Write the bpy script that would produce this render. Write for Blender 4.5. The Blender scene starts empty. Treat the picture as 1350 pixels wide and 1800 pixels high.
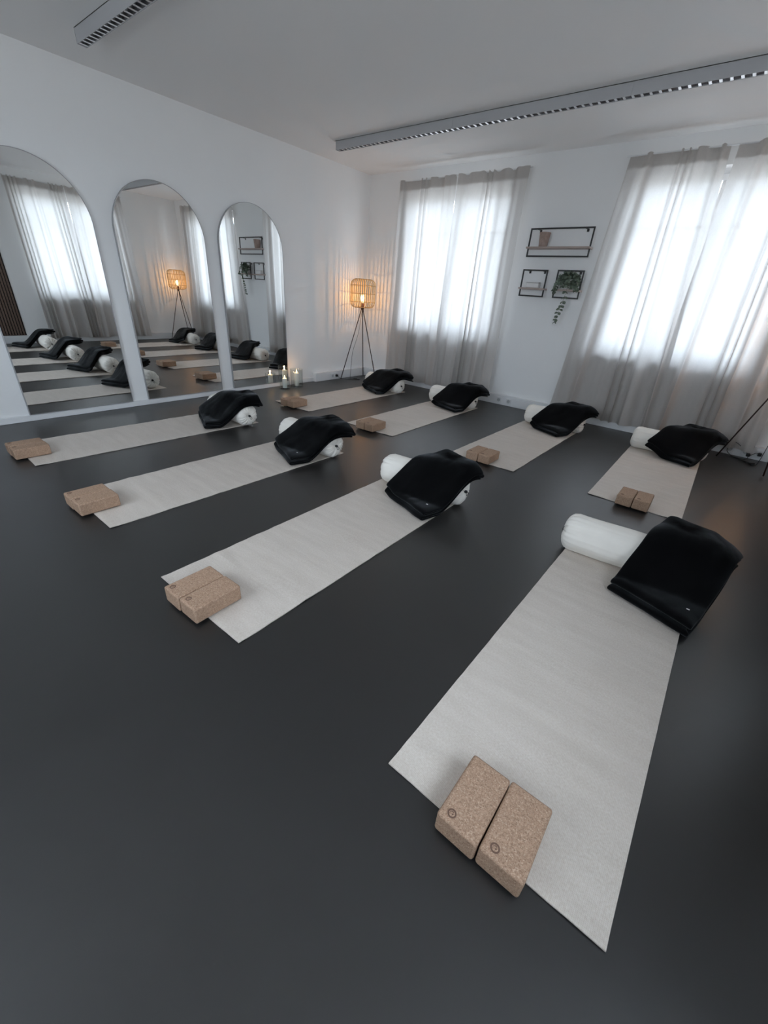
import bpy, bmesh, math, random
from mathutils import Vector, Matrix, noise
PI = math.pi
SC = bpy.context.scene
COL = SC.collection

# ------------------------------------------------------------------ camera
YAW, PITCH, ROLL = -0.647818527, 0.491645230, 0.0722093264
fwd = Vector((math.sin(YAW)*math.cos(PITCH), math.cos(YAW)*math.cos(PITCH), -math.sin(PITCH)))
rt = Vector((math.cos(YAW), -math.sin(YAW), 0))
up = rt.cross(fwd)
r2 = math.cos(ROLL)*rt + math.sin(ROLL)*up
u2 = -math.sin(ROLL)*rt + math.cos(ROLL)*up
cd = bpy.data.cameras.new('camera'); cam = bpy.data.objects.new('camera', cd); COL.objects.link(cam)
M = Matrix((r2, u2, -fwd)).transposed().to_4x4(); M.translation = Vector((4.81199080, -5.48599862, 1.23999651))
cam.matrix_world = M
cd.sensor_fit = 'HORIZONTAL'; cd.sensor_width = 36; cd.lens = 36*715.380559/1350; cd.clip_start = .02
SC.camera = cam

# ------------------------------------------------------------------ daylight, exposure
SC.view_settings.view_transform = 'Standard'; SC.view_settings.look = 'None'
SC.view_settings.exposure = 0.0; SC.view_settings.gamma = 1.0
SC.view_settings.use_curve_mapping = False
SC.cycles.use_denoising = True
SC.cycles.max_bounces = 14; SC.cycles.diffuse_bounces = 8; SC.cycles.glossy_bounces = 6
SC.cycles.transmission_bounces = 8; SC.cycles.transparent_max_bounces = 16
SC.cycles.sample_clamp_indirect = 6
SKY = 10.0
world = bpy.data.worlds.new('overcast_sky'); SC.world = world; world.use_nodes = True
wn = world.node_tree; wn.nodes.clear()
wo = wn.nodes.new('ShaderNodeOutputWorld'); wb = wn.nodes.new('ShaderNodeBackground')
wt = wn.nodes.new('ShaderNodeTexCoord'); ws = wn.nodes.new('ShaderNodeSeparateXYZ'); wr = wn.nodes.new('ShaderNodeValToRGB')
wm = wn.nodes.new('ShaderNodeMath'); wm.operation = 'MULTIPLY_ADD'; wm.inputs[1].default_value = .5; wm.inputs[2].default_value = .5
wn.links.new(wt.outputs['Generated'], ws.inputs[0]); wn.links.new(ws.outputs['Z'], wm.inputs[0]); wn.links.new(wm.outputs[0], wr.inputs[0])
wr.color_ramp.elements[0].position = .42; wr.color_ramp.elements[0].color = (.42, .43, .45, 1)
wr.color_ramp.elements[1].position = .56; wr.color_ramp.elements[1].color = (.785, .87, 1, 1)
wn.links.new(wr.outputs[0], wb.inputs['Color']); wb.inputs['Strength'].default_value = SKY
wn.links.new(wb.outputs[0], wo.inputs[0])
def portal(loc, rot, sx, sy):
    l = bpy.data.lights.new('window_portal', 'AREA'); l.shape = 'RECTANGLE'; l.size = sx; l.size_y = sy; l.cycles.is_portal = True
    o = bpy.data.objects.new('window_portal', l); o.location = loc; o.rotation_euler = rot; COL.objects.link(o)

# room dimensions (metres): mirror wall x=0, window wall y=0, right wall x=W
W, H, BACK, T = 5.60, 2.692, -6.7, .24
LAMP_W, CANDLE_W = 3.4, .35

# ------------------------------------------------------------------ helpers
def smooth01(t): t = max(0, min(1, t)); return t*t*(3-2*t)
def nz(x, y=0, z=0): return noise.noise(Vector((x, y, z)))
def obj(name, bm, mat=None, parent=None, smooth=False, kind=None):
    me = bpy.data.meshes.new(name)
    bm.normal_update(); bm.to_mesh(me); bm.free()
    if smooth:
        for p in me.polygons: p.use_smooth = True
    o = bpy.data.objects.new(name, me); COL.objects.link(o)
    if mat: me.materials.append(mat)
    if parent: o.parent = parent
    if kind: o['kind'] = kind
    return o
def thing(name, label, cat, loc=(0, 0, 0), rz=0, group=None):
    o = bpy.data.objects.new(name, None); COL.objects.link(o); o.empty_display_size = .05
    o.location = loc; o.rotation_euler = (0, 0, rz); return tag(o, label, cat, group)
def tag(o, label, cat, group=None):
    o['label'] = label; o['category'] = cat
    if group: o['group'] = group
    return o
def struct(o): o['kind'] = 'structure'; return o
def copy_tree(o, parent=None):
    c = o.copy(); COL.objects.link(c)
    if parent: c.parent = parent
    for ch in list(o.children): copy_tree(ch, c)
    return c
def box(bm, x0, x1, y0, y1, z0, z1):
    v = [bm.verts.new(p) for p in ((x0,y0,z0),(x1,y0,z0),(x1,y1,z0),(x0,y1,z0),(x0,y0,z1),(x1,y0,z1),(x1,y1,z1),(x0,y1,z1))]
    for f in ((3,2,1,0),(4,5,6,7),(0,1,5,4),(1,2,6,5),(2,3,7,6),(3,0,4,7)): bm.faces.new([v[i] for i in f])
    return v
def boxes(*bs, bevel=0, seg=1):
    bm = bmesh.new()
    for b in bs: box(bm, *b)
    if bevel: bmesh.ops.bevel(bm, geom=bm.edges[:], offset=bevel, segments=seg, affect='EDGES', profile=.5)
    return bm
def tube(bm, pts, r, n=8, close=False, cap=True):
    pts = [Vector(p) for p in pts]; rings = []
    N = len(pts); rr = r if hasattr(r, '__len__') else [r]*N
    ref = None
    for i, p in enumerate(pts):
        a = pts[(i-1) % N] if (close or i > 0) else p; b = pts[(i+1) % N] if (close or i < N-1) else p
        t = (b-a).normalized()
        if ref is None: ref = t.orthogonal()
        ref = (ref - t*ref.dot(t)).normalized(); s = t.cross(ref)
        rings.append([bm.verts.new(p + rr[i]*(math.cos(2*PI*k/n)*ref + math.sin(2*PI*k/n)*s)) for k in range(n)])
    for i in range(N if close else N-1):
        A, B = rings[i], rings[(i+1) % N]
        for k in range(n): bm.faces.new((A[k], A[(k+1) % n], B[(k+1) % n], B[k]))
    if cap and not close: bm.faces.new(rings[0][::-1]); bm.faces.new(rings[-1])
    return bm
def lathe(bm, prof, n=24, c=(0, 0, 0), cap=True):
    rings = []
    for r, z in prof: rings.append([bm.verts.new((c[0]+r*math.cos(2*PI*k/n), c[1]+r*math.sin(2*PI*k/n), c[2]+z)) for k in range(n)])
    for A, B in zip(rings, rings[1:]):
        for k in range(n): bm.faces.new((A[k], A[(k+1) % n], B[(k+1) % n], B[k]))
    if cap: bm.faces.new(rings[0][::-1]); bm.faces.new(rings[-1])
    return bm
def spline(ctrl, n):
    P = [Vector(c) for c in ctrl]; P = [P[0]*2-P[1]] + P + [P[-1]*2-P[-2]]; out = []
    for i in range(1, len(P)-2):
        for k in range(n):
            t = k/n
            out.append(.5*((2*P[i]) + (P[i+1]-P[i-1])*t + (2*P[i-1]-5*P[i]+4*P[i+1]-P[i+2])*t*t + (3*P[i]-P[i-1]-3*P[i+1]+P[i+2])*t**3))
    out.append(P[-2]); return out
def grid(bm, nu, nv, f):
    V = [[bm.verts.new(f(i/nu, j/nv)) for j in range(nv+1)] for i in range(nu+1)]
    for i in range(nu):
        for j in range(nv): bm.faces.new((V[i][j], V[i+1][j], V[i+1][j+1], V[i][j+1]))
    return V

# ------------------------------------------------------------------ materials
def newmat(name):
    m = bpy.data.materials.new(name); m.use_nodes = True; nt = m.node_tree
    return m, nt, nt.nodes['Principled BSDF']
def N(nt, t, **kw):
    n = nt.nodes.new('ShaderNode'+t)
    for k, v in kw.items():
        if k in n.inputs: n.inputs[k].default_value = v
        else: setattr(n, k, v)
    return n
def plain(name, col, rough=.5, metal=0, spec=.5, bump=0, bscale=200, var=0, vscale=8, sheen=0):
    m, nt, b = newmat(name)
    b.inputs['Base Color'].default_value = (*col, 1); b.inputs['Roughness'].default_value = rough
    b.inputs['Metallic'].default_value = metal; b.inputs['Specular IOR Level'].default_value = spec
    if sheen: b.inputs['Sheen Weight'].default_value = sheen; b.inputs['Sheen Roughness'].default_value = .5
    tc = N(nt, 'TexCoord')
    if var:
        n = N(nt, 'TexNoise', Scale=vscale, Detail=4.0); nt.links.new(tc.outputs['Object'], n.inputs['Vector'])
        r = N(nt, 'ValToRGB'); r.color_ramp.elements[0].position = .3; r.color_ramp.elements[1].position = .7
        r.color_ramp.elements[0].color = (*[c*(1-var) for c in col], 1); r.color_ramp.elements[1].color = (*[min(1, c*(1+var)) for c in col], 1)
        nt.links.new(n.outputs['Fac'], r.inputs[0]); nt.links.new(r.outputs[0], b.inputs['Base Color'])
    if bump:
        n2 = N(nt, 'TexNoise', Scale=bscale, Detail=3.0); nt.links.new(tc.outputs['Object'], n2.inputs['Vector'])
        bp = N(nt, 'Bump', Strength=bump, Distance=.002); nt.links.new(n2.outputs['Fac'], bp.inputs['Height']); nt.links.new(bp.outputs[0], b.inputs['Normal'])
    return m
WALL = plain('white_wall_paint', (.82, .825, .825), .75, bump=.25, bscale=90, var=.012, vscale=1.5)
CEIL = plain('white_ceiling_paint', (.82, .82, .82), .85, bump=.2, bscale=70)
TRIM = plain('white_trim', (.74, .75, .76), .4)
SOCKET = plain('socket_plastic', (.68, .69, .70), .3)
DARK = plain('dark_hole', (.02, .02, .02), .6)
BLACK = plain('black_metal', (.012, .012, .012), .4)
BRONZE = plain('dark_bronze_metal', (.035, .018, .014), .35, metal=.3)
CABLE = plain('black_cable', (.01, .01, .01), .45)
GREYMET = plain('grey_lacquered_sheet', (.45, .455, .47), .5)
LOUVRE = plain('bright_aluminium', (.85, .85, .87), .22, metal=1)
ALU = plain('silver_edge', (.45, .45, .46), .35, metal=.9)
WAX = plain('white_wax', (.80, .78, .74), .5); WAX.node_tree.nodes['Principled BSDF'].inputs['Subsurface Weight'].default_value = .3
WAX.node_tree.nodes['Principled BSDF'].inputs['Subsurface Radius'].default_value = (.02, .012, .008)
POT = plain('rough_clay', (.36, .27, .235), .85, bump=.8, bscale=120, var=.18, vscale=30)
CERAMIC = plain('pale_ceramic', (.72, .71, .70), .4)
RAIL = plain('white_rail', (.75, .76, .77), .35)
LEAF = plain('dusty_green_leaf', (.12, .155, .115), .55, var=.35, vscale=14)
STEM = plain('green_stem', (.10, .13, .06), .6)
BAMBOO = plain('pale_bamboo', (.52, .38, .19), .55, var=.2, vscale=20)
FELT = plain('black_felt', (.012, .012, .013), .95)
DRAW = plain('black_drawstring', (.008, .008, .009), .6)
LOGO = plain('burnt_brown_mark', (.14, .08, .055), .8)

def floor_mat():
    m, nt, b = newmat('anthracite_vinyl_floor')
    tc = N(nt, 'TexCoord'); n = N(nt, 'TexNoise', Scale=1.7, Detail=8.0, Roughness=.65); n2 = N(nt, 'TexNoise', Scale=55.0, Detail=3.0)
    nt.links.new(tc.outputs['Object'], n.inputs['Vector']); nt.links.new(tc.outputs['Object'], n2.inputs['Vector'])
    r = N(nt, 'ValToRGB'); r.color_ramp.elements[0].position = .3; r.color_ramp.elements[1].position = .72
    r.color_ramp.elements[0].color = (.0115, .0112, .0112, 1); r.color_ramp.elements[1].color = (.0175, .017, .017, 1)
    nt.links.new(n.outputs['Fac'], r.inputs[0])
    mx = N(nt, 'MixRGB', blend_type='MULTIPLY', Fac=.25); nt.links.new(r.outputs[0], mx.inputs[1]); nt.links.new(n2.outputs['Color'], mx.inputs[2])
    nt.links.new(mx.outputs[0], b.inputs['Base Color'])
    r2_ = N(nt, 'MapRange'); r2_.inputs['To Min'].default_value = .32; r2_.inputs['To Max'].default_value = .45
    nt.links.new(n.outputs['Fac'], r2_.inputs['Value']); nt.links.new(r2_.outputs[0], b.inputs['Roughness'])
    b.inputs['Specular IOR Level'].default_value = .9
    bp = N(nt, 'Bump', Strength=.12, Distance=.001); nt.links.new(n2.outputs['Fac'], bp.inputs['Height']); nt.links.new(bp.outputs[0], b.inputs['Normal'])
    return m
FLOOR = floor_mat()
def mat_mat():
    m, nt, b = newmat('greige_woven_yoga_mat'); tc = N(nt, 'TexCoord')
    wx = N(nt, 'TexWave', wave_type='BANDS', bands_direction='X', Scale=78.0); wy = N(nt, 'TexWave', wave_type='BANDS', bands_direction='Y', Scale=78.0)
    for w_ in (wx, wy): nt.links.new(tc.outputs['Object'], w_.inputs['Vector'])
    mul = N(nt, 'Math', operation='MULTIPLY'); nt.links.new(wx.outputs['Fac'], mul.inputs[0]); nt.links.new(wy.outputs['Fac'], mul.inputs[1])
    mp = N(nt, 'Mapping'); mp.inputs['Scale'].default_value = (2.2, 11, 1); nt.links.new(tc.outputs['Object'], mp.inputs['Vector'])
    n = N(nt, 'TexNoise', Scale=1.6, Detail=5.0, Roughness=.6); nt.links.new(mp.outputs[0], n.inputs['Vector'])
    f = N(nt, 'TexNoise', Scale=160.0, Detail=2.0); nt.links.new(tc.outputs['Object'], f.inputs['Vector'])
    r = N(nt, 'ValToRGB'); r.color_ramp.elements[0].position = .3; r.color_ramp.elements[1].position = .7
    r.color_ramp.elements[0].color = (.59, .528, .468, 1); r.color_ramp.elements[1].color = (.665, .60, .54, 1)
    nt.links.new(n.outputs['Fac'], r.inputs[0])
    mx = N(nt, 'MixRGB', blend_type='MULTIPLY', Fac=.22); nt.links.new(r.outputs[0], mx.inputs[1])
    cr = N(nt, 'ValToRGB'); cr.color_ramp.elements[0].color = (1, 1, 1, 1); cr.color_ramp.elements[1].color = (.45, .44, .43, 1)
    nt.links.new(mul.outputs[0], cr.inputs[0]); nt.links.new(cr.outputs[0], mx.inputs[2])
    mx2 = N(nt, 'MixRGB', blend_type='OVERLAY', Fac=.25); nt.links.new(mx.outputs[0], mx2.inputs[1]); nt.links.new(f.outputs['Fac'], mx2.inputs[2])
    nt.links.new(mx2.outputs[0], b.inputs['Base Color'])
    b.inputs['Roughness'].default_value = .5; b.inputs['Specular IOR Level'].default_value = .5
    add = N(nt, 'Math', operation='MULTIPLY_ADD'); add.inputs[1].default_value = -.35; nt.links.new(mul.outputs[0], add.inputs[0]); nt.links.new(n.outputs['Fac'], add.inputs[2])
    bp = N(nt, 'Bump', Strength=.35, Distance=.004); nt.links.new(add.outputs[0], bp.inputs['Height']); nt.links.new(bp.outputs[0], b.inputs['Normal'])
    return m
MAT = mat_mat()
def cork_mat():
    m, nt, b = newmat('speckled_cork'); tc = N(nt, 'TexCoord')
    v = N(nt, 'TexVoronoi', Scale=430.0, Randomness=1.0); n = N(nt, 'TexNoise', Scale=130.0, Detail=4.0, Roughness=.7)
    for q in (v, n): nt.links.new(tc.outputs['Object'], q.inputs['Vector'])
    sx = N(nt, 'SeparateColor'); nt.links.new(v.outputs['Color'], sx.inputs[0])
    r = N(nt, 'ValToRGB'); e = r.color_ramp.elements
    e[0].position = 0; e[0].color = (.24, .145, .095, 1); e[1].position = 1; e[1].color = (.52, .385, .28, 1)
    for p, c in ((.15, (.32, .205, .138, 1)), (.5, (.37, .24, .163, 1)), (.88, (.42, .28, .195, 1))): q = e.new(p); q.color = c
    nt.links.new(sx.outputs[0], r.inputs[0])
    mx = N(nt, 'MixRGB', blend_type='OVERLAY', Fac=.45); nt.links.new(r.outputs[0], mx.inputs[1]); nt.links.new(n.outputs['Fac'], mx.inputs[2])
    nt.links.new(mx.outputs[0], b.inputs['Base Color']); b.inputs['Roughness'].default_value = .75; b.inputs['Specular IOR Level'].default_value = .3
    bp = N(nt, 'Bump', Strength=.35, Distance=.001); nt.links.new(n.outputs['Fac'], bp.inputs['Height']); nt.links.new(bp.outputs[0], b.inputs['Normal'])
    return m
CORK = cork_mat()
COTTON = plain('cream_cotton_cover', (.84, .80, .735), .85, bump=.5, bscale=45, var=.04, vscale=6, sheen=.2)
def fleece():
    m, nt, b = newmat('black_fleece'); tc = N(nt, 'TexCoord')
    b.inputs['Base Color'].default_value = (.0030, .0030, .0033, 1); b.inputs['Roughness'].default_value = 1; b.inputs['Specular IOR Level'].default_value = .03
    b.inputs['Sheen Weight'].default_value = .22; b.inputs['Sheen Roughness'].default_value = .45; b.inputs['Sheen Tint'].default_value = (.75, .8, .85, 1)
    n = N(nt, 'TexNoise', Scale=5.0, Detail=4.0, Roughness=.5); nt.links.new(tc.outputs['Object'], n.inputs['Vector'])
    r = N(nt, 'MapRange'); r.inputs['From Min'].default_value = .3; r.inputs['From Max'].default_value = .7; r.inputs['To Min'].default_value = .0; r.inputs['To Max'].default_value = .34
    nt.links.new(n.outputs['Fac'], r.inputs['Value']); nt.links.new(r.outputs[0], b.inputs['Sheen Weight'])
    n2 = N(nt, 'TexNoise', Scale=350.0, Detail=2.0); nt.links.new(tc.outputs['Object'], n2.inputs['Vector'])
    bp = N(nt, 'Bump', Strength=.25, Distance=.001); nt.links.new(n2.outputs['Fac'], bp.inputs['Height']); nt.links.new(bp.outputs[0], b.inputs['Normal'])
    return m
FLEECE = fleece()
def curtain_mat(name, dif, trl, transp):
    m = bpy.data.materials.new(name); m.use_nodes = True; nt = m.node_tree; nt.nodes.clear()
    o = N(nt, 'OutputMaterial'); d = N(nt, 'BsdfDiffuse'); t = N(nt, 'BsdfTranslucent'); tr = N(nt, 'BsdfTransparent')
    m1 = N(nt, 'MixShader', Fac=.5); m2 = N(nt, 'MixShader', Fac=transp)
    tc = N(nt, 'TexCoord'); mp = N(nt, 'Mapping'); mp.inputs['Scale'].default_value = (220, 220, 60)
    n = N(nt, 'TexNoise', Scale=1.0, Detail=2.0); nt.links.new(tc.outputs['Object'], mp.inputs['Vector']); nt.links.new(mp.outputs[0], n.inputs['Vector'])
    for s, c in ((d, dif), (t, trl)):
        mx = N(nt, 'MixRGB', blend_type='MULTIPLY', Fac=.12); mx.inputs[1].default_value = (*c, 1); nt.links.new(n.outputs['Fac'], mx.inputs[2]); nt.links.new(mx.outputs[0], s.inputs['Color'])
    nt.links.new(d.outputs[0], m1.inputs[1]); nt.links.new(t.outputs[0], m1.inputs[2]); tr.inputs['Color'].default_value = (1, .99, .97, 1)
    nt.links.new(m1.outputs[0], m2.inputs[1]); nt.links.new(tr.outputs[0], m2.inputs[2]); nt.links.new(m2.outputs[0], o.inputs[0])
    return m
LINEN = curtain_mat('greige_sheer_linen', (.79, .748, .715), (.51, .505, .50), .012)
HEMMED = curtain_mat('greige_linen_double', (.62, .59, .565), (.62, .595, .57), .0)
def pane_mat(name, rough=0, tint=(1, 1, 1)):
    m = bpy.data.materials.new(name); m.use_nodes = True; nt = m.node_tree; nt.nodes.clear()
    o = N(nt, 'OutputMaterial'); g = N(nt, 'BsdfGlossy', Roughness=rough); t = N(nt, 'BsdfTransparent'); t.inputs['Color'].default_value = (*tint, 1)
    lw = N(nt, 'LayerWeight', Blend=.5); pw = N(nt, 'Math', operation='POWER'); pw.inputs[1].default_value = 4
    ma = N(nt, 'Math', operation='MULTIPLY_ADD'); ma.inputs[1].default_value = .9; ma.inputs[2].default_value = .04
    nt.links.new(lw.outputs['Facing'], pw.inputs[0]); nt.links.new(pw.outputs[0], ma.inputs[0])
    mx = N(nt, 'MixShader'); nt.links.new(ma.outputs[0], mx.inputs[0]); nt.links.new(t.outputs[0], mx.inputs[1]); nt.links.new(g.outputs[0], mx.inputs[2])
    nt.links.new(mx.outputs[0], o.inputs[0]); return m
PANE = pane_mat('window_glass', 0, (.96, .98, .98)); GLASS = pane_mat('thin_clear_glass', .01, (.93, .95, .95))
MIRROR = plain('mirror_silver', (.88, .90, .90), .0, metal=1)
def emis(name, col, s, transp=0):
    m = bpy.data.materials.new(name); m.use_nodes = True; nt = m.node_tree; nt.nodes.clear()
    o = N(nt, 'OutputMaterial'); e = N(nt, 'Emission', Strength=s); e.inputs['Color'].default_value = (*col, 1)
    if transp:
        t = N(nt, 'BsdfTransparent'); a = N(nt, 'AddShader'); nt.links.new(e.outputs[0], a.inputs[0]); nt.links.new(t.outputs[0], a.inputs[1]); nt.links.new(a.outputs[0], o.inputs[0])
    else: nt.links.new(e.outputs[0], o.inputs[0])
    return m
BULB = emis('glowing_bulb_glass', (1, .72, .38), 1.2, 1); FLAME = emis('candle_flame', (1, .75, .42), 14)
def wood(name, a, b_):
    m, nt, b = newmat(name); tc = N(nt, 'TexCoord'); mp = N(nt, 'Mapping'); mp.inputs['Scale'].default_value = (3, 40, 40)
    n = N(nt, 'TexNoise', Scale=1.5, Detail=5.0); nt.links.new(tc.outputs['Object'], mp.inputs[0]); nt.links.new(mp.outputs[0], n.inputs['Vector'])
    r = N(nt, 'ValToRGB'); r.color_ramp.elements[0].position = .3; r.color_ramp.elements[1].position = .7
    r.color_ramp.elements[0].color = (*a, 1); r.color_ramp.elements[1].color = (*b_, 1)
    nt.links.new(n.outputs['Fac'], r.inputs[0]); nt.links.new(r.outputs[0], b.inputs['Base Color']); b.inputs['Roughness'].default_value = .55
    return m
PLANK = wood('pale_wood_board', (.36, .29, .26), (.46, .38, .34)); SLAT = wood('brown_oak_slat', (.10, .066, .05), (.17, .115, .09))

# ------------------------------------------------------------------ room shell
struct(obj('floor', boxes((-.3, W+.3, BACK-.3, .3, -.1, 0)), FLOOR))
struct(obj('ceiling', boxes((-.3, W+.3, BACK-.3, .3, H, H+.15)), CEIL))
struct(obj('wall_left', boxes((-T, 0, BACK, 0, 0, H)), WALL))
WZ0, WZ1 = .79, 2.44
WIN = [(.66, 2.26), (3.48, 5.02)]
y3 = (-2.86, -1.26)
y4 = (-6.1, -4.45)
B0, B1, R0 = .95, 2.30, .79      # glazing beside and behind the camera
bs = []; xs = [-T] + [v for w_ in WIN for v in w_] + [W+T]
for i in range(0, len(xs), 2): bs.append((xs[i], xs[i+1], 0, T, 0, H))
for a, b in WIN: bs += [(a, b, 0, T, 0, WZ0), (a, b, 0, T, WZ1, H)]
struct(obj('wall_far', boxes(*bs), WALL))
bs = [(W, W+T, BACK, y4[0], 0, H), (W, W+T, y4[1], y3[0], 0, H), (W, W+T, y3[1], 0, 0, H)]
for (a, b), z in ((y3, WZ0), (y4, R0)): bs += [(W, W+T, a, b, 0, z), (W, W+T, a, b, WZ1, H)]
struct(obj('wall_right', boxes(*bs), WALL))
x5 = (1.7, 3.9)
struct(obj('wall_back', boxes((-T, x5[0], BACK-T, BACK, 0, H), (x5[1], W+T, BACK-T, BACK, 0, H), (x5[0], x5[1], BACK-T, BACK, 0, B0), (x5[0], x5[1], BACK-T, BACK, B1, H)), WALL))

def window(idx, width, loc, rz, h=WZ1-WZ0):
    """local: x across, +y outward, origin at the opening's lower left inner corner"""
    e = bpy.data.objects.new('window_%d' % idx, None); COL.objects.link(e); e.location = loc; e.rotation_euler = (0, 0, rz); e['kind'] = 'structure'
    Y0, Y1 = .10, .16
    obj('window_frame', boxes((0, width, Y0, Y1, 0, .045), (0, width, Y0, Y1, h-.045, h), (0, .045, Y0, Y1, .045, h-.045), (width-.045, width, Y0, Y1, .045, h-.045)), TRIM, e)
    mid = width/2
    for k, (a, b) in enumerate(((.045, mid), (mid, width-.045))):
        q = .05; z0, z1 = .045, h-.045
        s = obj('sash', boxes((a, b, Y0-.02, Y1-.02, z0, z0+q), (a, b, Y0-.02, Y1-.02, z1-q, z1), (a, a+q, Y0-.02, Y1-.02, z0+q, z1-q), (b-q, b, Y0-.02, Y1-.02, z0+q, z1-q), (a+q, b-q, Y0, Y1-.02, h-.46, h-.435), bevel=.004), TRIM, e)
        obj('glass_pane', boxes((a+q, b-q, Y0+.015, Y0+.021, z0+q, z1-q)), PANE, s)
    hd = obj('handle', boxes((mid-.045, mid-.015, Y0-.035, Y0-.02, h*.42, h*.42+.07), (mid-.038, mid-.022, Y0-.06, Y0-.035, h*.42+.03, h*.42+.05), (mid-.04, mid-.02, Y0-.07, Y0-.055, h*.42-.07, h*.42+.055)), ALU, e)
    obj('window_sill', boxes((0, width, -.042, Y0, -.028, .004), bevel=.004), TRIM, e)
for i, (a, b) in enumerate(WIN):
    window(i+1, b-a, (a, 0, WZ0), 0); portal(((a+b)/2, T+.02, (WZ0+WZ1)/2), (-PI/2, 0, 0), b-a, WZ1-WZ0)
window(3, y3[1]-y3[0], (W, y3[1], WZ0), -PI/2); portal((W+T+.02, sum(y3)/2, (WZ0+WZ1)/2), (0, PI/2, 0), WZ1-WZ0, y3[1]-y3[0])
window(4, y4[1]-y4[0], (W, y4[1], R0), -PI/2, WZ1-R0); portal((W+T+.02, sum(y4)/2, (R0+WZ1)/2), (0, PI/2, 0), WZ1-R0, y4[1]-y4[0])

window(5, x5[1]-x5[0], (x5[1], BACK, B0), PI, B1-B0); portal((sum(x5)/2, BACK-T-.02, (B0+B1)/2), (PI/2, 0, 0), x5[1]-x5[0], B1-B0)
# skirting boards and cable ducts
struct(obj('baseboard_left', boxes((0, .022, BACK, -1.161, 0, .055), bevel=.003), TRIM))
struct(obj('baseboard_back', boxes((0, W, BACK, BACK+.02, 0, .06)), TRIM))
dl = struct(obj('trim_1', boxes((0, .07, -1.14, 0, 0, .122), (0, .074, -1.16, -1.135, 0, .124), bevel=.003), TRIM))
dfar = struct(obj('trim_2', boxes((.07, W-.06, -.06, 0, 0, .125), bevel=.003), TRIM))
dr = struct(obj('trim_3', boxes((W-.06, W, -6.6, 0, 0, .125), bevel=.003), TRIM))
obj('duct_lid', boxes((.0705, .073, -1.13, -.075, .022, .100), bevel=.001), TRIM, dl)
obj('duct_lid', boxes((.08, W-.07, -.063, -.0605, .022, .103), bevel=.001), TRIM, dfar)
obj('duct_lid', boxes((W-.063, W-.0605, -4.49, -.07, .022, .103), bevel=.001), TRIM, dr)
def socket_mesh():
    bm = boxes((-.035, .035, -.012, 0, -.035, .035), bevel=.004, seg=2)
    return bm
sock_src = None
def socket(parent, loc, rz):
    global sock_src
    if sock_src is None:
        s = obj('power_socket', socket_mesh(), SOCKET, parent)
        bm = bmesh.new(); n = 24; R = .0195; z0 = -.0122
        ring = lambda r, y: [bm.verts.new((r*math.cos(2*PI*k/n), y, r*math.sin(2*PI*k/n))) for k in range(n)]
        A, B, C = ring(.023, -.0125), ring(R, -.0128), ring(R-.001, -.0122)
        for P, Q in ((A, B), (B, C)):
            for k in range(n): bm.faces.new((P[k], P[(k+1) % n], Q[(k+1) % n], Q[k]))
        bm.faces.new(C)
        obj('socket_cup', bm, plain('socket_recess', (.42, .43, .44), .4), s)
        bm = bmesh.new()
        for dx in (-.0095, .0095): tube(bm, ((dx, -.0128, 0), (dx, -.0121, 0)), .0028, 8)
        obj('pin_hole', bm, DARK, s)
        sock_src = s
    else: s = copy_tree(sock_src, parent)
    s.location = loc; s.rotation_euler = (0, 0, rz); return s
for x in (2.54, 2.68, 5.12, 5.25, 5.36): socket(dfar, (x, -.0628, .062), 0)
for y in (-.815, -.745): socket(dl, (.0728, y, .060), PI/2)

# ------------------------------------------------------------------ ceiling luminaires
def luminaire(label, y, x0, x1):
    hw, hh = .031, .080
    t = thing('ceiling_light', label, 'ceiling light', ((x0+x1)/2, y, H-hh), 0)
    L = (x1-x0)/2
    obj('housing', boxes((-L, L, -hw, -hw+.003, 0, hh), (-L, L, hw-.003, hw, 0, hh), (-L, L, -hw, hw, hh-.004, hh), (-L, -L+.003, -hw, hw, 0, hh), (L-.003, L, -hw, hw, 0, hh)), GREYMET, t)
    obj('reflector', boxes((-L+.004, L-.004, -hw+.004, -hw+.005, .004, .045), (-L+.004, L-.004, hw-.005, hw-.004, .004, .045)), LOUVRE, t)
    obj('fluorescent_tube', tube(bmesh.new(), ((-L+.03, 0, .05), (L-.03, 0, .05)), .008, 10), CERAMIC, t)
    n = int((x1-x0)/.058); src = None
    for k in range(3):
        pass
    for k in range(n):
        x = -L+.03+k*(2*L-.06)/(n-1)
        if src is None:
            bm = bmesh.new(); w_ = hw-.004
            v = [bm.verts.new(p) for p in ((-.009, -w_, .001), (.009, -w_, .001), (0, -w_, .026), (-.009, w_, .001), (.009, w_, .001), (0, w_, .026))]
            for f in ((0, 2, 1), (3, 4, 5), (0, 1, 4, 3), (1, 2, 5, 4), (2, 0, 3, 5)): bm.faces.new([v[i] for i in f])
            o = src = obj('louver_blade', bm, LOUVRE, t)
        else: o = src.copy(); COL.objects.link(o); o.parent = t
        o.location = (x, 0, 0)
    for xj in (-L+1.5, L-1.5):
        obj('joint_cover', boxes((xj-.002, xj+.002, -hw-.0012, -hw, .002, hh-.002)), ALU, t)
luminaire('long grey linear ceiling light with louvers nearer the two curtained windows', -1.262, .60, 5.10)
luminaire('long grey linear ceiling light with louvers at the upper left, above the arched mirrors', -3.750, .595, 5.10)

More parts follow.
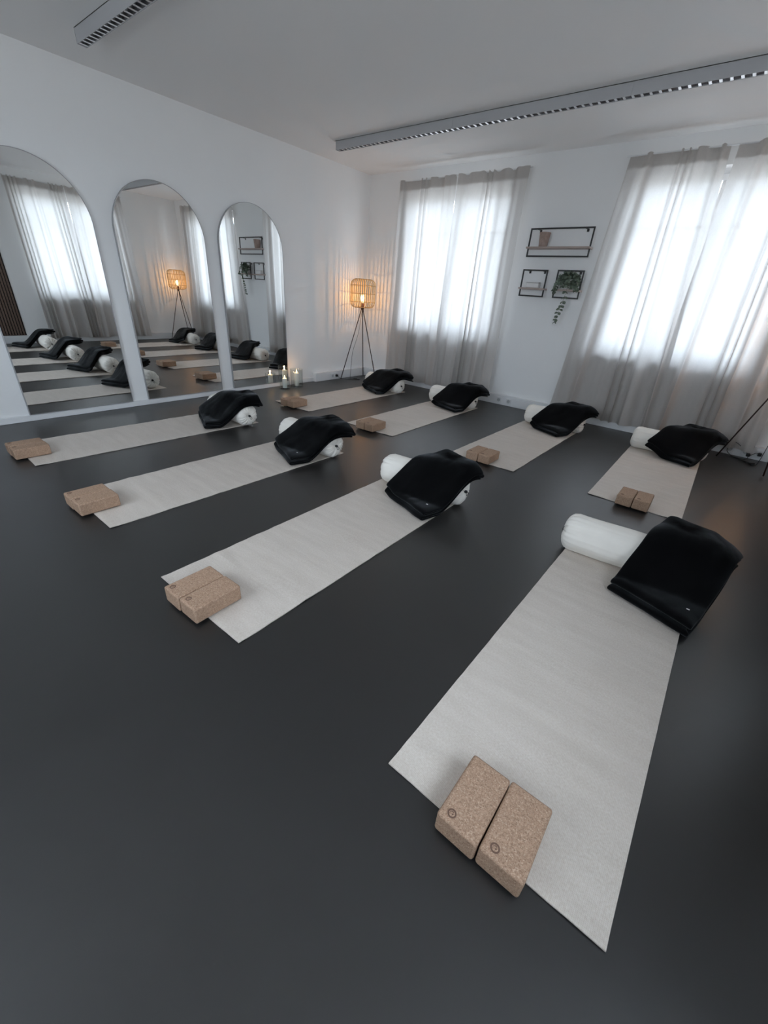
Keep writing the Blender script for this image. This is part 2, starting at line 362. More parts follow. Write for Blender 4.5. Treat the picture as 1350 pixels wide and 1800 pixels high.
# ------------------------------------------------------------------ mirrors
def arch_pts(w, h, n=40, ins=0):
    r = w/2-ins; pts = [(-r, ins), (r, ins)]
    zc = h-w/2
    for k in range(n+1): a = PI*k/n; pts.append((r*math.cos(a), zc+r*math.sin(a)))
    return pts
def arch_solid(w, h, x0, x1, ins=0):
    bm = bmesh.new(); P = arch_pts(w, h, 40, ins)
    A = [bm.verts.new((x0, p[0], p[1])) for p in P]; B = [bm.verts.new((x1, p[0], p[1])) for p in P]; n = len(P)
    bm.faces.new(A[::-1]); bm.faces.new(B)
    for k in range(n): bm.faces.new((A[k], A[(k+1) % n], B[(k+1) % n], B[k]))
    return bm
def mirror(label, yc, w, h=1.985):
    t = thing('arched_mirror', label, 'mirror', (0, yc, .056), 0, None)
    obj('backing', arch_solid(w, h, .004, .022, .003), BLACK, t)
    obj('mirror_glass', arch_solid(w, h, .0225, .0275, .0045), MIRROR, t)
    bm = bmesh.new(); P = arch_pts(w, h); Q = arch_pts(w, h, 40, .005); n = len(P)
    R4 = [[bm.verts.new((x, p[0], p[1])) for p in S] for x, S in ((.004, P), (.030, P), (.030, Q), (.024, Q))]
    for a in range(3):
        for k in range(n): bm.faces.new((R4[a][k], R4[a][(k+1) % n], R4[a+1][(k+1) % n], R4[a+1][k]))
    obj('frame', bm, ALU, t)
mirror('arched mirror cut off by the left picture edge, reflecting a curtained window', -4.168, .888)
mirror('arched wall mirror in the middle of the three, reflecting a lit tripod lamp', -3.117, .888)
mirror('arched mirror closest to the room corner and candles, reflecting the black shelves', -2.075, .87)

# ------------------------------------------------------------------ curtains
def curtain(label, seed, u0t, u1t, u0b, u1b, place, folds, amp=.026, zt=2.56, zb=.075, bow=.0, mean=.10):
    """place(u, d, z): u along the wall, d distance from it into the room"""
    rnd = random.Random(seed); nu, nv = 200, 46
    w0 = u1t-u0t
    ph = rnd.random()*9
    def wave(s):   # irregular fold phase
        return folds*s + .55*math.sin(2*PI*s*1.3+ph) + .3*math.sin(2*PI*s*2.9+ph*2)
    def f(s, v):
        z = zb+(zt-zb)*v
        k = 1-v
        u = (u0t+(u1t-u0t)*s)*v + (u0b+(u1b-u0b)*s)*k
        a = amp*(.55+.75*k)*(.55+.75*abs(nz(s*4+seed, 3.3)))*1.4
        # folds merge going down
        p = 2*PI*wave(s) + .5*nz(s*3+seed, z*.6)*k
        sm = math.sin(p); sharp = sm*(1-.25*abs(sm))
        d = mean + a*sharp*1.2 + .012*nz(s*14+seed, z*.9, 2)*(.4+k)
        u += .35*a*math.cos(p)*(.6+.4*k)
        u += .006*nz(s*5, z*1.5, seed)
        if v > .955: d = mean + (d-mean)*.85; z += .008*math.sin(p*1.0)*(v-.955)/.045
        if v < .03: z += .006*nz(s*9, seed, 1)
        d = max(d, (.068 if z < .14 else .052)+(mean-.10)*.6)
        return d, u, z
    t = thing('curtain', label, 'curtain', place((u0t+u1t)/2, mean, 0))
    o_ = Vector(t.location)
    def fold_grid(va, vb, n_v, off):
        def g(i, j):
            d, u, z = f(i, va+(vb-va)*j)
            return Vector(place(u, d+off, z))-o_
        bm = bmesh.new(); grid(bm, nu, n_v, g); return bm
    obj('cloth', fold_grid(0, 1, nv, 0), LINEN, t, True)
    obj('header_tape', fold_grid(.957, 1.0, 4, -.004), HEMMED, t, True)
    obj('bottom_hem', fold_grid(0, .032, 3, -.003), HEMMED, t, True)
    return t
far = lambda u, d, z: (u, -d, z)
rgt = lambda u, d, z: (W-d, u, z)
curtain('sheer greige curtain panel beside the corner tripod lamp', 3, .625, 1.472, .57, 1.52, far, 4.6, amp=.034)
curtain('sheer greige curtain panel on the shelves\' left side', 8, 1.515, 2.405, 1.45, 2.40, far, 5.6, amp=.034, mean=.115)
curtain('sheer greige curtain panel on the shelves\' right side', 14, 3.395, 4.190, 3.22, 4.40, far, 5.2, amp=.036)
curtain('sheer greige curtain panel with a warm glow at the right picture edge', 21, 4.250, 5.16, 4.28, 5.30, far, 6.2, mean=.118, amp=.036)
curtain('sheer greige curtain panel seen only in the leftmost arched mirror', 33, -2.93, -2.075, -2.90, -1.98, rgt, 8)
curtain('sheer greige curtain panel seen at the left edge of the middle mirror', 39, -2.06, -1.15, -2.05, -1.05, rgt, 7.5, mean=.115)
def rail(label, u0, u1, pl):
    t = thing('curtain_rail', label, 'curtain rail', pl((u0+u1)/2, .10, 2.55))
    o_ = Vector(t.location); q = lambda u, d, z: Vector(pl(u, d, z))-o_
    obj('rod', tube(bmesh.new(), (q(u0, .10, 2.553), q(u1, .10, 2.553)), .007, 10), RAIL, t)
    for u in (u0+.1, (u0+u1)/2, u1-.1):
        obj('bracket', tube(bmesh.new(), (q(u, 0, 2.553), q(u, .02, 2.556), q(u, .10, 2.553)), .005, 8), RAIL, t)
rail('white curtain rod above the window next to the corner lamp', .60, 2.43, far)
rail('white curtain rod above the window right of the wall shelves', 3.37, 5.2, far)
rail('white curtain rod on the right wall, seen in the mirrors', -2.96, -1.12, rgt)

# ------------------------------------------------------------------ acoustic slat panel on the right wall (seen in the mirror)
t = thing('slat_panel', 'brown wooden slat wall panel seen at the left edge of the leftmost mirror', 'wall panel', (W, -3.66, .13))
obj('felt_backing', boxes((-.010, 0, -.42, .42, 0, 2.4)), FELT, t)
src = None
for k in range(20):
    if src is None: o = src = obj('slat', boxes((-.022, -.0101, -.0135, .0135, 0, 2.4), bevel=.001), SLAT, t)
    else: o = src.copy(); COL.objects.link(o); o.parent = t
    o.location = (0, -.388+k*.0408, 0)

# ------------------------------------------------------------------ wall shelves
FY = -.075
def shelf(label, x0, x1, z0, z1, zp):
    t = thing('wall_shelf', label, 'shelf', ((x0+x1)/2, 0, z0)); xc = (x0+x1)/2; w = (x1-x0)/2; h = z1-z0; b = .0145
    obj('metal_frame', boxes((-w, w, FY-b/2, FY+b/2, 0, b), (-w, w, FY-b/2, FY+b/2, h-b, h), (-w, -w+b, FY-b/2, FY+b/2, b, h-b), (w-b, w, FY-b/2, FY+b/2, b, h-b), bevel=.001), BLACK, t)
    obj('board', boxes((-w-.004, w+.004, -.122, -.0, zp-z0-.018, zp-z0), bevel=.002), PLANK, t)
    for s in (-1, 1):
        if w > .2: xx = s*(w-.09)
        else: xx = s*(w-.06)
        obj('wall_hook', boxes((xx-.012, xx+.012, FY+b/2, -.0, h-b, h-b+.004), (xx-.012, xx+.012, -.004, 0, h-b-.022, h-b+.004)), BLACK, t)
shelf('wide black-framed wall shelf holding a clay pot', 2.535, 3.235, 1.725, 2.003, 1.822)
shelf('small square black-framed shelf under the wide one, holding a white dish', 2.535, 2.835, 1.320, 1.600, 1.412)
shelf('small square black-framed shelf half hidden by a trailing plant', 2.945, 3.240, 1.320, 1.603, 1.412)
t = thing('clay_pot', 'rough brown-grey clay pot on the wide black-framed shelf', 'pot', (2.705, -.0655, 1.822))
obj('pot_body', lathe(bmesh.new(), ((.042, 0), (.046, .004), (.052, .06), (.059, .125), (.062, .130), (.061, .138), (.055, .138), (.050, .120), (.045, .02), (.001, .015)), 32), POT, t, True)
obj('rim', tube(bmesh.new(), [(.0585*math.cos(2*PI*k/32), .0585*math.sin(2*PI*k/32), .136) for k in range(32)], .0035, 8, True), POT, t, True)
t = thing('white_dish', 'small white rectangular dish on the lower left square shelf', 'dish', (2.685, -.064, 1.412))
obj('dish_body', boxes((-.075, .075, -.035, .035, 0, .052), bevel=.008, seg=2), CERAMIC, t)
obj('dish_lid', boxes((-.078, .078, -.038, .038, .0525, .062), bevel=.004, seg=2), CERAMIC, t)
# trailing plant
rnd = random.Random(5)
PX, PY, PZ = 3.09, -.064, 1.412
t = thing('trailing_plant', 'green trailing plant hanging down from the right square shelf', 'plant', (PX, PY, PZ))
obj('pot', lathe(bmesh.new(), ((.040, 0), (.048, .004), (.056, .10), (.053, .10), (.046, .02), (.001, .015)), 24), CERAMIC, t, True)
obj('soil', lathe(bmesh.new(), ((.0525, .083), (.0525, .088)), 20), plain('dark_soil', (.03, .022, .016), .95, bump=1, bscale=90), t)
stems = bmesh.new(); leaves = bmesh.new()
def leaf(bm, p, d, s):
    d = d.normalized(); side = d.cross(Vector((rnd.uniform(-.5, .5), rnd.uniform(-1, 0), .6))).normalized(); nrm = side.cross(d)
    pts = [(0, 0, 0), (.28, .36, .05), (.62, .44, .06), (1, 0, -.05), (.62, -.44, .06), (.28, -.36, .05)]
    v = [bm.verts.new(p + s*(a*d + b*side + c*nrm)) for a, b, c in pts]
    m_ = bm.verts.new(p + s*(.5*d - .04*nrm))
    for k in range(6): bm.faces.new((v[k], v[(k+1) % 6], m_))
paths = []
main = [(0, 0, .10), (.01, -.05, .15), (.02, -.085, .09), (.025, -.09, -.02), (.015, -.085, -.12), (0, -.08, -.20), (-.02, -.075, -.27), (-.03, -.07, -.335)]
paths.append(main)
paths.append([(0, 0, .10), (-.04, -.03, .15), (-.09, -.06, .10), (-.105, -.075, .02), (-.11, -.08, -.035)])
paths.append([(0, 0, .10), (.05, -.03, .16), (.10, -.06, .10), (.12, -.075, .03), (.125, -.08, -.01)])
for k in range(13):
    a = rnd.uniform(0, 2*PI); r = rnd.uniform(.05, .10); c = Vector((r*math.cos(a)*1.1, -abs(r*math.sin(a))*.7-.005, 0)); hh = rnd.uniform(.12, .175)
    paths.append([(0, 0, .09), tuple(c*.5+Vector((0, 0, hh))), tuple(c+Vector((0, 0, rnd.uniform(.07, .13)))), tuple(c*1.1+Vector((0, 0, rnd.uniform(.0, .08))))])
for i, P in enumerate(paths):
    sp = spline(P, 6); tube(stems, sp, .0015, 5)
    n = len(sp); q0 = 3
    step = 2 if i else 3
    for k in range(q0, n, step):
        if i > 2 and rnd.random() < .1: continue
        tn = (sp[k]-sp[k-1]).normalized()
        for s in (-1, 1):
            sc = rnd.uniform(.034, .048)
            d = Vector((s*rnd.uniform(.5, 1), rnd.uniform(-.7, .1), rnd.uniform(-.7, .3)))+tn*.5
            q = sp[k]+Vector((0, -.002, 0))
            leaf(leaves, q, d, sc)
for v in leaves.verts:
    if v.co.y+PY > -.006: v.co.y = -.006-PY
obj('stems', stems, STEM, t); obj('foliage', leaves, LEAF, t, kind='stuff')

# ------------------------------------------------------------------ tripod lamps
def ribmesh(prof, zb):
    bm = tube(bmesh.new(), [(p[0], 0, zb+p[1]) for p in prof], .0030, 8)
    for v in bm.verts: v.co.y *= 1.75
    return bm
def lamp(label, cx, cy, ang, cable_ctrl, seed, extra=None, R=.29):
    t = thing('tripod_lamp', label, 'floor lamp', (cx, cy, 0))
    hub = 1.015
    for k in range(3):
        a = ang+k*2*PI/3
        obj('leg', tube(bmesh.new(), ((.012*math.cos(a), .012*math.sin(a), hub), (R*math.cos(a), R*math.sin(a), .004)), .0065, 10), BRONZE, t, True)
        pass
    obj('hub', lathe(bmesh.new(), ((.008, 0), (.024, .003), (.024, .018), (.012, .022), (.012, .03)), 20, (0, 0, hub-.006)), BRONZE, t, True)
    # shade: bamboo cage
    zb, zt, r = 1.035, 1.405, .183
    prof = [(.115, 0), (.150, .008), (.174, .035), (r, .075), (r, .185), (r, .29), (.176, .325), (.152, .355), (.11, .37)]
    sh = obj('lamp_shade', None or tube(bmesh.new(), [(.115*math.cos(2*PI*k/36), .115*math.sin(2*PI*k/36), zb) for k in range(36)], .005, 8, True), BAMBOO, t, True)
    src = None
    for k in range(36):
        if src is None: o = src = obj('rib', ribmesh(prof, zb), BAMBOO, sh, True)
        else: o = src.copy(); COL.objects.link(o); o.parent = sh
        o.rotation_euler = (0, 0, 2*PI*k/36+nz(k*1.7, seed)*.03)
    for rr, z in ((r-.004, .075), (r-.004, .182), (r-.004, .288), (.110, .368)):
        obj('ring', tube(bmesh.new(), [(rr*math.cos(2*PI*k/40), rr*math.sin(2*PI*k/40), zb+z) for k in range(40)], .0042, 8, True), BAMBOO, sh, True)
    obj('cross_bar', boxes((-.115, .115, -.004, .004, zb-.002, zb+.004), (-.004, .004, -.115, .115, zb-.002, zb+.004)), BRONZE, sh)
    obj('lamp_holder', lathe(bmesh.new(), ((.018, 0), (.020, .004), (.020, .055), (.016, .062)), 20, (0, 0, 1.035)), plain('copper_holder', (.28, .10, .06), .4, metal=.5), t, True)
    b = obj('bulb', lathe(bmesh.new(), ((.013, 0), (.018, .015), (.030, .045), (.034, .068), (.030, .092), (.016, .108), (.002, .112)), 20, (0, 0, 1.095)), BULB, t, True)
    obj('filament', lathe(bmesh.new(), ((.002, 0), (.009, .01), (.009, .05), (.002, .06)), 10, (0, 0, 1.125)), emis('hot_filament', (1, .70, .36), 40), b, True)
    l = bpy.data.lights.new('bulb_light', 'POINT'); l.energy = LAMP_W; l.color = (1, .49, .17); l.shadow_soft_size = .003
    lo = bpy.data.objects.new('bulb_light', l); lo.location = (0, 0, 1.193); lo.parent = t; COL.objects.link(lo)
    obj('cable', tube(bmesh.new(), spline([(a-cx, b_-cy, c) for a, b_, c in cable_ctrl], 8), .0028, 6), CABLE, t, True)
    if extra:
        for o, e in extra: e(t, cx, cy)
    return t
plug = lambda x, y, z: boxes((x-.012, x+.022, y-.016, y+.016, z-.016, z+.016), bevel=.006, seg=2)
def plug1(t, cx, cy): obj('plug', plug(.100-cx, -.745-cy, .06), BLACK, t)
def sw(x, y, z, rz):
    def f(t, cx, cy):
        o = obj('foot_switch', boxes((-.030, .030, -.013, .013, 0, .018), bevel=.006, seg=2), BLACK, t); o.location = (x-cx, y-cy, z); o.rotation_euler = (0, 0, rz)
    return f
L1 = (.272, -.388)
lamp('lit bamboo-cage tripod floor lamp standing in the far room corner', L1[0], L1[1], math.radians(3),
     [(L1[0], L1[1], 1.01), (L1[0]-.02, L1[1]-.02, .80), (L1[0]-.015, L1[1]-.08, .62), (L1[0]-.06, L1[1]-.12, .42), (L1[0]-.09, L1[1]-.12, .2), (L1[0]-.08, L1[1]-.14, .05), (.22, -.55, .008), (.27, -.45, .006), (.33, -.45, .006), (.27, -.52, .009), (.20, -.60, .007), (.24, -.52, .012), (.33, -.48, .006), (.26, -.56, .008), (.17, -.64, .006), (.14, -.72, .03), (.115, -.745, .06)], 1,
     [(0, plug1), (0, sw(.26, -.49, .004, .9))], R=.325)
L2 = (5.322, -.345)
lamp('lit tripod floor lamp at the right edge, fully seen only in the middle mirror', L2[0], L2[1], math.radians(165),
     [(L2[0], L2[1], 1.01), (L2[0]+.02, L2[1]+.03, .75), (L2[0]+.06, L2[1]+.08, .5), (L2[0]+.05, L2[1]+.10, .25), (5.36, -.28, .05), (5.33, -.34, .008), (5.25, -.25, .008), (5.15, -.14, .012), (5.10, -.095, .05), (5.12, -.09, .13), (5.16, -.09, .13), (5.22, -.10, .09), (5.27, -.11, .05), (5.29, -.12, .045), (5.33, -.10, .075), (5.36, -.095, .068)], 2,
     [(0, sw(5.31, -.30, .004, .6)), (0, lambda t, cx, cy: obj('plug', boxes((5.345-cx, 5.375-cx, -.105-cy, -.076-cy, .05, .082), bevel=.006, seg=2), BLACK, t)),
      (0, lambda t, cx, cy: obj('cable_joint', boxes((5.258-cx, 5.292-cx, -.135-cy, -.10-cy, .03, .062), bevel=.008, seg=2), BLACK, t)),
      (0, lambda t, cx, cy: obj('cable', tube(bmesh.new(), spline([(5.275-cx, -.12-cy, .04), (5.28-cx, -.13-cy, .012), (5.24-cx, -.17-cy, .006), (5.14-cx, -.13-cy, .006), (5.20-cx, -.20-cy, .007), (5.33-cx, -.28-cy, .006)], 8), .003, 6), CABLE, t, True))], R=.30)

# ------------------------------------------------------------------ candles in glass cylinders
def candle(label, x, y, h, r, gr, gh):
    t = thing('pillar_candle', label, 'candle', (x, y, .012)); rnd = random.Random(int(h*1000))
    obj('wax', lathe(bmesh.new(), ((r-.002, 0), (r, .002), (r, h-.004), (r-.003, h), (r-.008, h-.003), (r-.012, h-.007), (.001, h-.008)), 32), WAX, t, True)
    obj('wick', tube(bmesh.new(), ((0, 0, h-.008), (.001, 0, h+.004)), .0012, 6), DARK, t)
    fl = obj('flame', lathe(bmesh.new(), ((.002, 0), (.0068, .008), (.0072, .016), (.004, .028), (.0005, .040)), 12, (0, 0, h)), FLAME, t, True)
    l = bpy.data.lights.new('flame_light', 'POINT'); l.energy = CANDLE_W; l.color = (1, .55, .25); l.shadow_soft_size = .008
    lo = bpy.data.objects.new('flame_light', l); lo.location = (0, 0, h+.046); lo.parent = t; COL.objects.link(lo)
    g = thing('glass_cylinder', label.replace('white pillar candle', 'clear glass hurricane cylinder around the candle').replace('lit ', ''), 'glass', (x, y, 0))
    obj('glass_wall', lathe(bmesh.new(), ((gr, .008), (gr, gh)), 40, cap=False), GLASS, g, True)
    obj('glass_wall', lathe(bmesh.new(), ((gr-.003, .012), (gr-.003, gh)), 40, cap=False), GLASS, g, True)
    obj('glass_rim', tube(bmesh.new(), [((gr-.0015)*math.cos(2*PI*k/40), (gr-.0015)*math.sin(2*PI*k/40), gh) for k in range(40)], .0018, 6, True), GLASS, g, True)
    m = bpy.data.materials.get('thick_glass')
    if not m:
        m, nt, b = newmat('thick_glass'); b.inputs['Transmission Weight'].default_value = 1; b.inputs['Roughness'].default_value = .02; b.inputs['Base Color'].default_value = (.95, .97, .97, 1)
    obj('glass_base', lathe(bmesh.new(), ((gr-.004, 0), (gr, .002), (gr, .008), (gr-.003, .0115), (.001, .0115)), 40), m, g, True)
candle('lit white pillar candle standing in front, nearer the mats', .184, -1.831, .125, .032, .068, .155)
candle('taller lit white pillar candle standing behind, against the wall', .160, -1.60, .172, .033, .085, .235)

# ------------------------------------------------------------------ yoga stations
# mat: near-left corner, yaw
MATS = {
 'F1': (.63247, -4.88266, -.03375), 'F2': (1.86677, -4.88415, -.0061), 'F3': (3.09470, -4.90443, .01135), 'F4': (4.43239, -4.87240, -.00618),
 'B1': (.68507, -2.38435, -.01047), 'B2': (1.87009, -2.36665, .00467), 'B3': (3.11893, -2.30817, -.01402), 'B4': (4.31694, -2.29240, .00395)}
WHERE = {'F4': 'on the nearest mat, lower right', 'F3': 'on the front-row mat second nearest the camera', 'F2': 'on the front-row mat second from the mirrors', 'F1': 'on the front-row mat beside the mirrors', 'B1': 'on the back-row mat nearest the candles', 'B2': 'on the back-row mat left of the shelves', 'B3': 'on the back-row mat below the shelves', 'B4': 'on the back-row mat farthest right'}
MATLAB = {
 'F4': 'long greige woven yoga mat nearest the camera, lower right of the picture',
 'F3': 'long greige yoga mat in the front row, second nearest the camera',
 'F2': 'long greige yoga mat in the front row, second from the mirrors',
 'F1': 'long greige yoga mat in the front row, right beside the mirrors',
 'B1': 'greige yoga mat in the back row next to the candles and corner lamp',
 'B2': 'greige yoga mat in the back row before the window left of the shelves',
 'B3': 'greige yoga mat in the back row in front of the wall shelves',
 'B4': 'greige yoga mat in the back row, farthest right'}
ML, MW = 1.83, .61
def to_world(k, x, y):     # local coordinates: x across from the left edge, y from the far end of the mat
    mx, my, a = MATS[k]; yy = ML+y
    return (mx+x*math.cos(a)-yy*math.sin(a), my+x*math.sin(a)+yy*math.cos(a))
def yoga_mat(k, seed):
    mx, my, a = MATS[k]
    def z(s, t):
        x, y = s*MW, t*ML
        w = .5+.5*nz(y*7+seed*3, x*1.2, seed); w2 = .5+.5*nz(y*16+seed, x*1.6+3, seed)
        damp = smooth01((ML-y)/.5)*.8+.1
        return (.0070*w*w*w + .0048*w2*w2)*damp + .004*smooth01(1-y/.05)*(.3+.7*(.5+.5*nz(x*5, seed)))*(0 if .1 < x < .5 else 1)
    bm = bmesh.new()
    top = grid(bm, 14, 110, lambda s, t: (s*MW, t*ML, .0046+z(s, t)))
    bot = grid(bm, 14, 110, lambda s, t: (s*MW, t*ML, .0002+z(s, t)))
    for g in (bot,):
        pass
    nu, nv = 14, 110
    for j in range(nv):
        for i in (0, nu):
            bm.faces.new((top[i][j], top[i][j+1], bot[i][j+1], bot[i][j]))
    for i in range(nu):
        for j in (0, nv): bm.faces.new((top[i][j], top[i+1][j], bot[i+1][j], bot[i][j]))
    bmesh.ops.recalc_face_normals(bm, faces=bm.faces[:])
    o = obj('yoga_mat', bm, MAT, None, False)
    o.location = (mx, my, 0); o.rotation_euler = (0, 0, a)
    return tag(o, MATLAB[k], 'yoga mat', 'greige yoga mats laid out in two rows')
for i, k in enumerate(MATS): yoga_mat(k, i+1)

# cork blocks
BLK = {  # x0, x1, y0, y1 of the pair in world
 'F4': (4.625, 4.858, -4.926, -4.722, 0), 'F3': (3.270, 3.502, -4.962, -4.747, .02), 'F2': (2.025, 2.255, -4.952, -4.742, 0), 'F1': (.842, 1.066, -4.968, -4.752, -.02),
 'B1': (.875, 1.105, -2.455, -2.240, 0), 'B2': (2.062, 2.286, -2.440, -2.222, 0), 'B3': (3.298, 3.520, -2.362, -2.150, 0), 'B4': (4.512, 4.724, -2.345, -2.145, 0)}
def block_root():
    bm = boxes((-.057, .057, -.105, .105, 0, .075)); bmesh.ops.bevel(bm, geom=bm.edges[:], offset=.0085, segments=3, affect='EDGES', profile=.5)
    e = obj('cork_block', bm, CORK, None, True); wnm = e.modifiers.new('wn', 'WEIGHTED_NORMAL'); wnm.weight = 100
    bm = bmesh.new(); n = 28; zt, zb_ = .0756, .0742; cx, cy, ro, ri = -.026, -.080, .0118, .0078
    def flat(poly):
        A = [bm.verts.new((cx+p[0], cy+p[1], zt)) for p in poly]; B = [bm.verts.new((cx+p[0], cy+p[1], zb_)) for p in poly]
        bm.faces.new(A)
        for k in range(len(poly)): bm.faces.new((A[k], B[k], B[(k+1) % len(poly)], A[(k+1) % len(poly)]))
    for k in range(n):
        a, b = 2*PI*k/n, 2*PI*(k+1)/n
        flat([(ri*math.cos(a), ri*math.sin(a)), (ro*math.cos(a), ro*math.sin(a)), (ro*math.cos(b), ro*math.sin(b)), (ri*math.cos(b), ri*math.sin(b))])
    # small curled head-like sign inside the ring
    for k in range(10):
        a, b = .9+k*.33, .9+(k+1)*.33; r1, r0 = .0062-.00012*k, .0040+.00012*k
        flat([(r0*math.cos(a), r0*math.sin(a)), (r1*math.cos(a), r1*math.sin(a)), (r1*math.cos(b), r1*math.sin(b)), (r0*math.cos(b), r0*math.sin(b))])
    flat([(.0005, -.001), (.0035, .0022), (.0048, -.0012), (.002, -.004)])
    obj('round_mark', bm, LOGO, e)
    return e
broot = block_root(); first = True
for k, (x0, x1, y0, y1, a) in BLK.items():
    w = (x1-x0)/2; l = y1-y0
    for s, side in ((0, 'left'), (1, 'right')):
        b = broot if first else copy_tree(broot); first = False
        cx = x0+w*(s+.5); cy = (y0+y1)/2
        mxc, myc = (x0+x1)/2, cy; dx, dy = cx-mxc, cy-myc
        b.location = (mxc+dx*math.cos(a)-dy*math.sin(a), myc+dx*math.sin(a)+dy*math.cos(a)+(.003 if s else -.001), .0105)
        b.rotation_euler = (0, 0, a+(.008 if s else -.006)); b.scale = ((w-.0028)/.114, l/.21, 1)
        tag(b, '%s cork block %s' % (side, WHERE[k]), 'yoga block', 'cork blocks in pairs at the mat ends')

# bolsters
def bolster_mesh(seed, L=.66, R=.105):
    rnd = random.Random(seed); nth = 96
    prof = []
    d = .055
    for k in range(13):
        q = k/12; rho = .010+(R-.010)*q; prof.append((-L/2 + d*(1-math.sqrt(max(0, 1-q**2.6)))+.012*math.exp(-(q*5)**2), rho))
    nb = 26
    mid = [(-L/2+d+(L-2*d)*k/nb, R) for k in range(1, nb)]
    full = prof+mid+[(-x, r) for x, r in prof[::-1]]
    amp = [rnd.uniform(.5, 1.3) for _ in range(23)]
    bm = bmesh.new(); rings = []
    for x, rho in full:
        e = abs(x)/(L/2); q = rho/R; ring = []
        for k in range(nth):
            th = 2*PI*k/nth
            am = amp[int(19*k/nth) % 23]
            ple = .25-(1-abs(math.sin(8.5*th+1.3*math.sin(2*th+seed)+.7*math.sin(5*th+seed*2)+(1.7 if x > 0 else 0))))**3*1.3
            fade = smooth01((e-.55-.25*((am*7.3) % 1))/.3)
            r = rho + (.0085*ple*am*fade*min(1, q*1.2))
            xx = x + (-1 if x < 0 else 1)*(.0075*ple*am*q**.6*(1-q**3)*2.2 if rho < R*.995 else 0)
            r += .0022*math.sin(7*th+3*nz(x*3, seed)+seed)*nz(x*4+seed, math.cos(th)*2, 4) + .0050*nz(x*4+seed, math.cos(th)*1.6, math.sin(th)*1.6) + .0026*nz(x*1.5, 7*math.cos(th)+seed, 7*math.sin(th))
            y, z = r*math.cos(th), r*math.sin(th)
            z = max(z, -R*.955+.001*nz(x*9, y*9))
            if z < 0: y *= 1+.05*(-z/R)
            ring.append(bm.verts.new((xx, y, z+R*.957)))
        rings.append(ring)
    for A, B in zip(rings, rings[1:]):
        for k in range(nth): bm.faces.new((A[k], B[k], B[(k+1) % nth], A[(k+1) % nth]))
    bm.faces.new(rings[0]); bm.faces.new(rings[-1][::-1])
    return bm
def toggle_mesh(s, L=.66, R=.105):
    bm = bmesh.new(); x = s*(L/2-.004); z = R*.957
    lathe(bm, ((.003, -.012), (.009, -.009), (.0105, 0), (.009, .009), (.003, .012)), 12)
    bmesh.ops.transform(bm, matrix=Matrix.Translation((x, 0, z)) @ Matrix.Rotation(PI/2, 4, 'Y'), verts=bm.verts[:])
    c = [(x, 0, z), (x+s*.012, .008, z-.006), (x+s*.012, .018, z-.022), (x+s*.005, .010, z-.034), (x+s*.010, -.002, z-.018), (x, 0, z)]
    tube(bm, spline(c, 5), .0017, 6)
    return bm
BOL = {'F4': (.285, -.133, .055), 'F3': (.34, -.135, .06), 'F2': (.335, -.135, 0), 'F1': (.36, -.14, 0), 'B1': (.33, -.15, -.05), 'B2': (.30, -.14, .03), 'B3': (.335, -.15, .05), 'B4': (.31, -.165, .05)}
for i, k in enumerate(BOL):
    x, y, a = BOL[k]; wx, wy = to_world(k, x, y)
    t = thing('bolster', 'cream bolster ' + WHERE[k], 'bolster', (wx, wy, .0085), MATS[k][2]+a, 'cream bolsters at the mat ends')
    obj('cover', bolster_mesh(i*3+1), COTTON, t, True)
    for s in (-1, 1): obj('drawstring', toggle_mesh(s), DRAW, t, True)

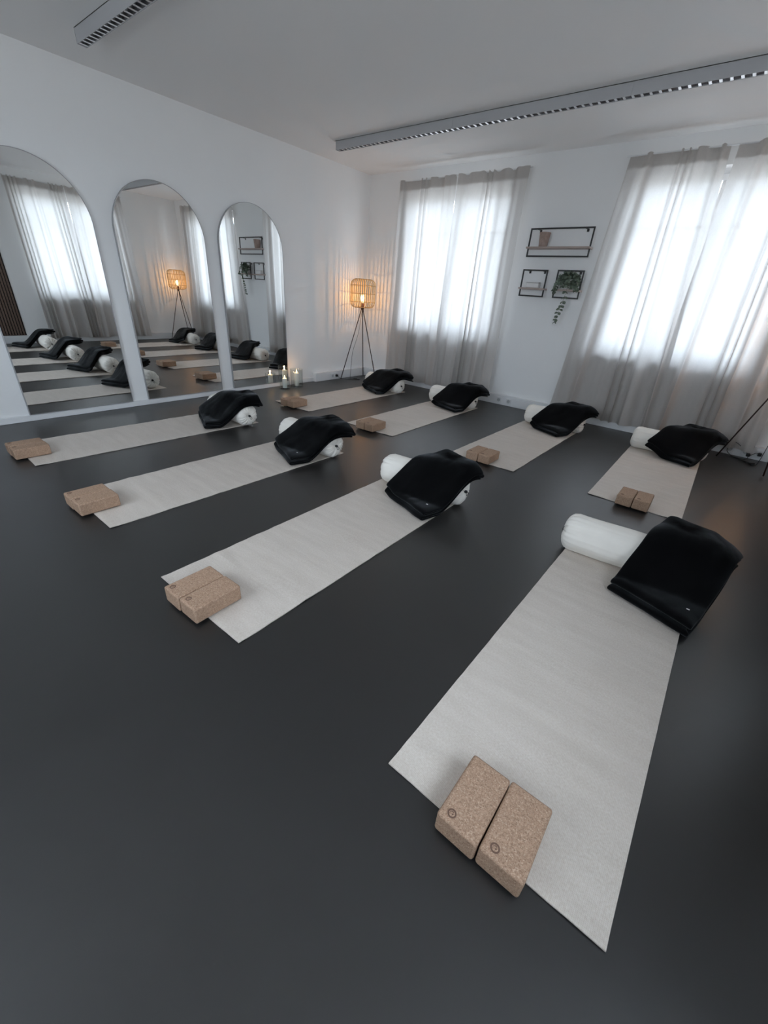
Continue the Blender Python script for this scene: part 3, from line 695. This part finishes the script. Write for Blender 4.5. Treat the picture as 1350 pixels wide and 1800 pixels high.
# blankets: quads in mat coordinates, A front-left, B front-right, C back-right, D back-left
QU = {
 'F4': ((.285, -.435), (.63, -.55), (.745, .015), (.405, .06)),
 'F3': ((.20, -.38), (.60, -.51), (.735, -.05), (.38, .06)),
 'F2': ((.16, -.37), (.57, -.53), (.75, -.02), (.42, .04)),
 'F1': ((.13, -.36), (.55, -.52), (.75, -.04), (.42, .05)),
 'B1': ((.10, -.36), (.50, -.52), (.75, -.02), (.38, .04)),
 'B2': ((.14, -.38), (.56, -.51), (.73, .00), (.40, .06)),
 'B3': ((.16, -.38), (.53, -.55), (.76, -.04), (.42, .05)),
 'B4': ((.14, -.36), (.54, -.50), (.75, .00), (.40, .06))}
def blanket(k, seed):
    A, B, C, D = [Vector(q) for q in QU[k]]
    bx, by, ba = BOL[k]; R = .105
    def under(x, y):
        cy = by+(x-bx)*math.tan(ba); d = cy-y
        # taut cloth: over the round bolster, then straight down to the mat
        if d < .0726: z = .108+math.sqrt(max(0, .108**2-max(d, 0)**2))
        else: z = .907*(.28-d)
        f = max(0, z)/.216
        if d < 0: f = 1-.10*smooth01((-d-.03)/.16)
        f *= 1-.06*math.exp(-((d-.06)/.04)**2)*0
        z = .212*f
        wgt = smooth01((x-.34)/.30)      # the free right edge clings closer to the bolster
        fc = .5+.5*math.cos(PI*max(0, min(1, (d+.02)/.33))) if d > 0 else f
        f = f*(1-wgt)+fc*wgt; z = .212*f
        if f < .12: z = .212*f*f/.12*.5+z*.5
        over = x-(bx+.32)
        if over > 0: z -= .42*over*f
        return max(z, .010)
    layers = 4; n_s = 26; sp = .0165
    rnd = random.Random(seed)
    offs = [(rnd.uniform(-.03, .03), rnd.uniform(0, .05)) for _ in range(layers)]; offs[-1] = (.02, .0)
    bm = bmesh.new(); nt_ = 30
    path = []      # (s, height) zigzag, folds at s=0 and s=1
    for l in range(layers):
        lo, hi = (.0 + .012*l, 1-offs[l][1]*.6)
        for q in range(n_s+1):
            s = q/n_s; s = hi-(hi-lo)*s if l % 2 == 0 else lo+(hi-lo)*s
            path.append((s, (l+.0)*sp, l))
        if l < layers-1:
            e = path[-1][0]; dirn = -1 if l % 2 == 0 else 1
            for a in (30, 60, 90, 120, 150): path.append((e+dirn*.012*math.sin(math.radians(a))/.5, l*sp+sp*(1-math.cos(math.radians(a)))/2, l))
    def f(i, j):
        s, h, l = path[int(round(i*(len(path)-1)))]
        t = j
        t = .5+(t-.5)*(1+offs[l][0]) + offs[l][0]*.4
        P = A*(1-s)*(1-t)+B*(1-s)*t+C*s*t+D*s*(1-t)
        edge = (1-(2*t-1)**8)
        wob = .008*Vector((nz(s*3+seed, t*3, 1), nz(s*3+seed, t*3, 5)))
        P = P+wob
        fr = smooth01((.25-s)/.25)
        z = under(P.x, P.y)+.006+h*(1+.15*edge)
        if l == layers-1: z += (.004+.011*nz(s*2.2+seed*2, t*2.0, 3)+.008*abs(nz(s*3.5+t*3+seed, t*4-s*2, 9)))*edge
        z += .034*smooth01((s-.72)/.28)*(1-.75*t)
        z += .006*nz(s*2+seed, t*2+seed, 11)*min(1, z/.1)
        return (P.x, P.y, max(z, .007+h*.8))
    grid(bm, len(path)-1, nt_, f)
    mx, my, a = MATS[k]
    o = thing('blanket', 'folded black blanket draped over the bolster ' + WHERE[k], 'blanket', (*to_world(k, 0, 0), .004), a, 'black blankets over the bolsters')
    f_ = obj('folded_cloth', bm, FLEECE, o, True)
    sm = f_.modifiers.new('thick', 'SOLIDIFY'); sm.thickness = .0115; sm.offset = 0
    ss = f_.modifiers.new('soft', 'SUBSURF'); ss.levels = 1; ss.render_levels = 1
    return o, under
for i, k in enumerate(QU):
    o, und = blanket(k, i*5+2)
    if k in ('F4', 'F2', 'F3'):
        A, B, C, D = [Vector(q) for q in QU[k]]; p = A*.88*.12+B*.88*.88+C*.12*.88+D*.12*.12
        obj('care_label', boxes((p.x-.006, p.x+.006, p.y-.004, p.y+.004, und(p.x, p.y)+.082, und(p.x, p.y)+.083)), CERAMIC, o)
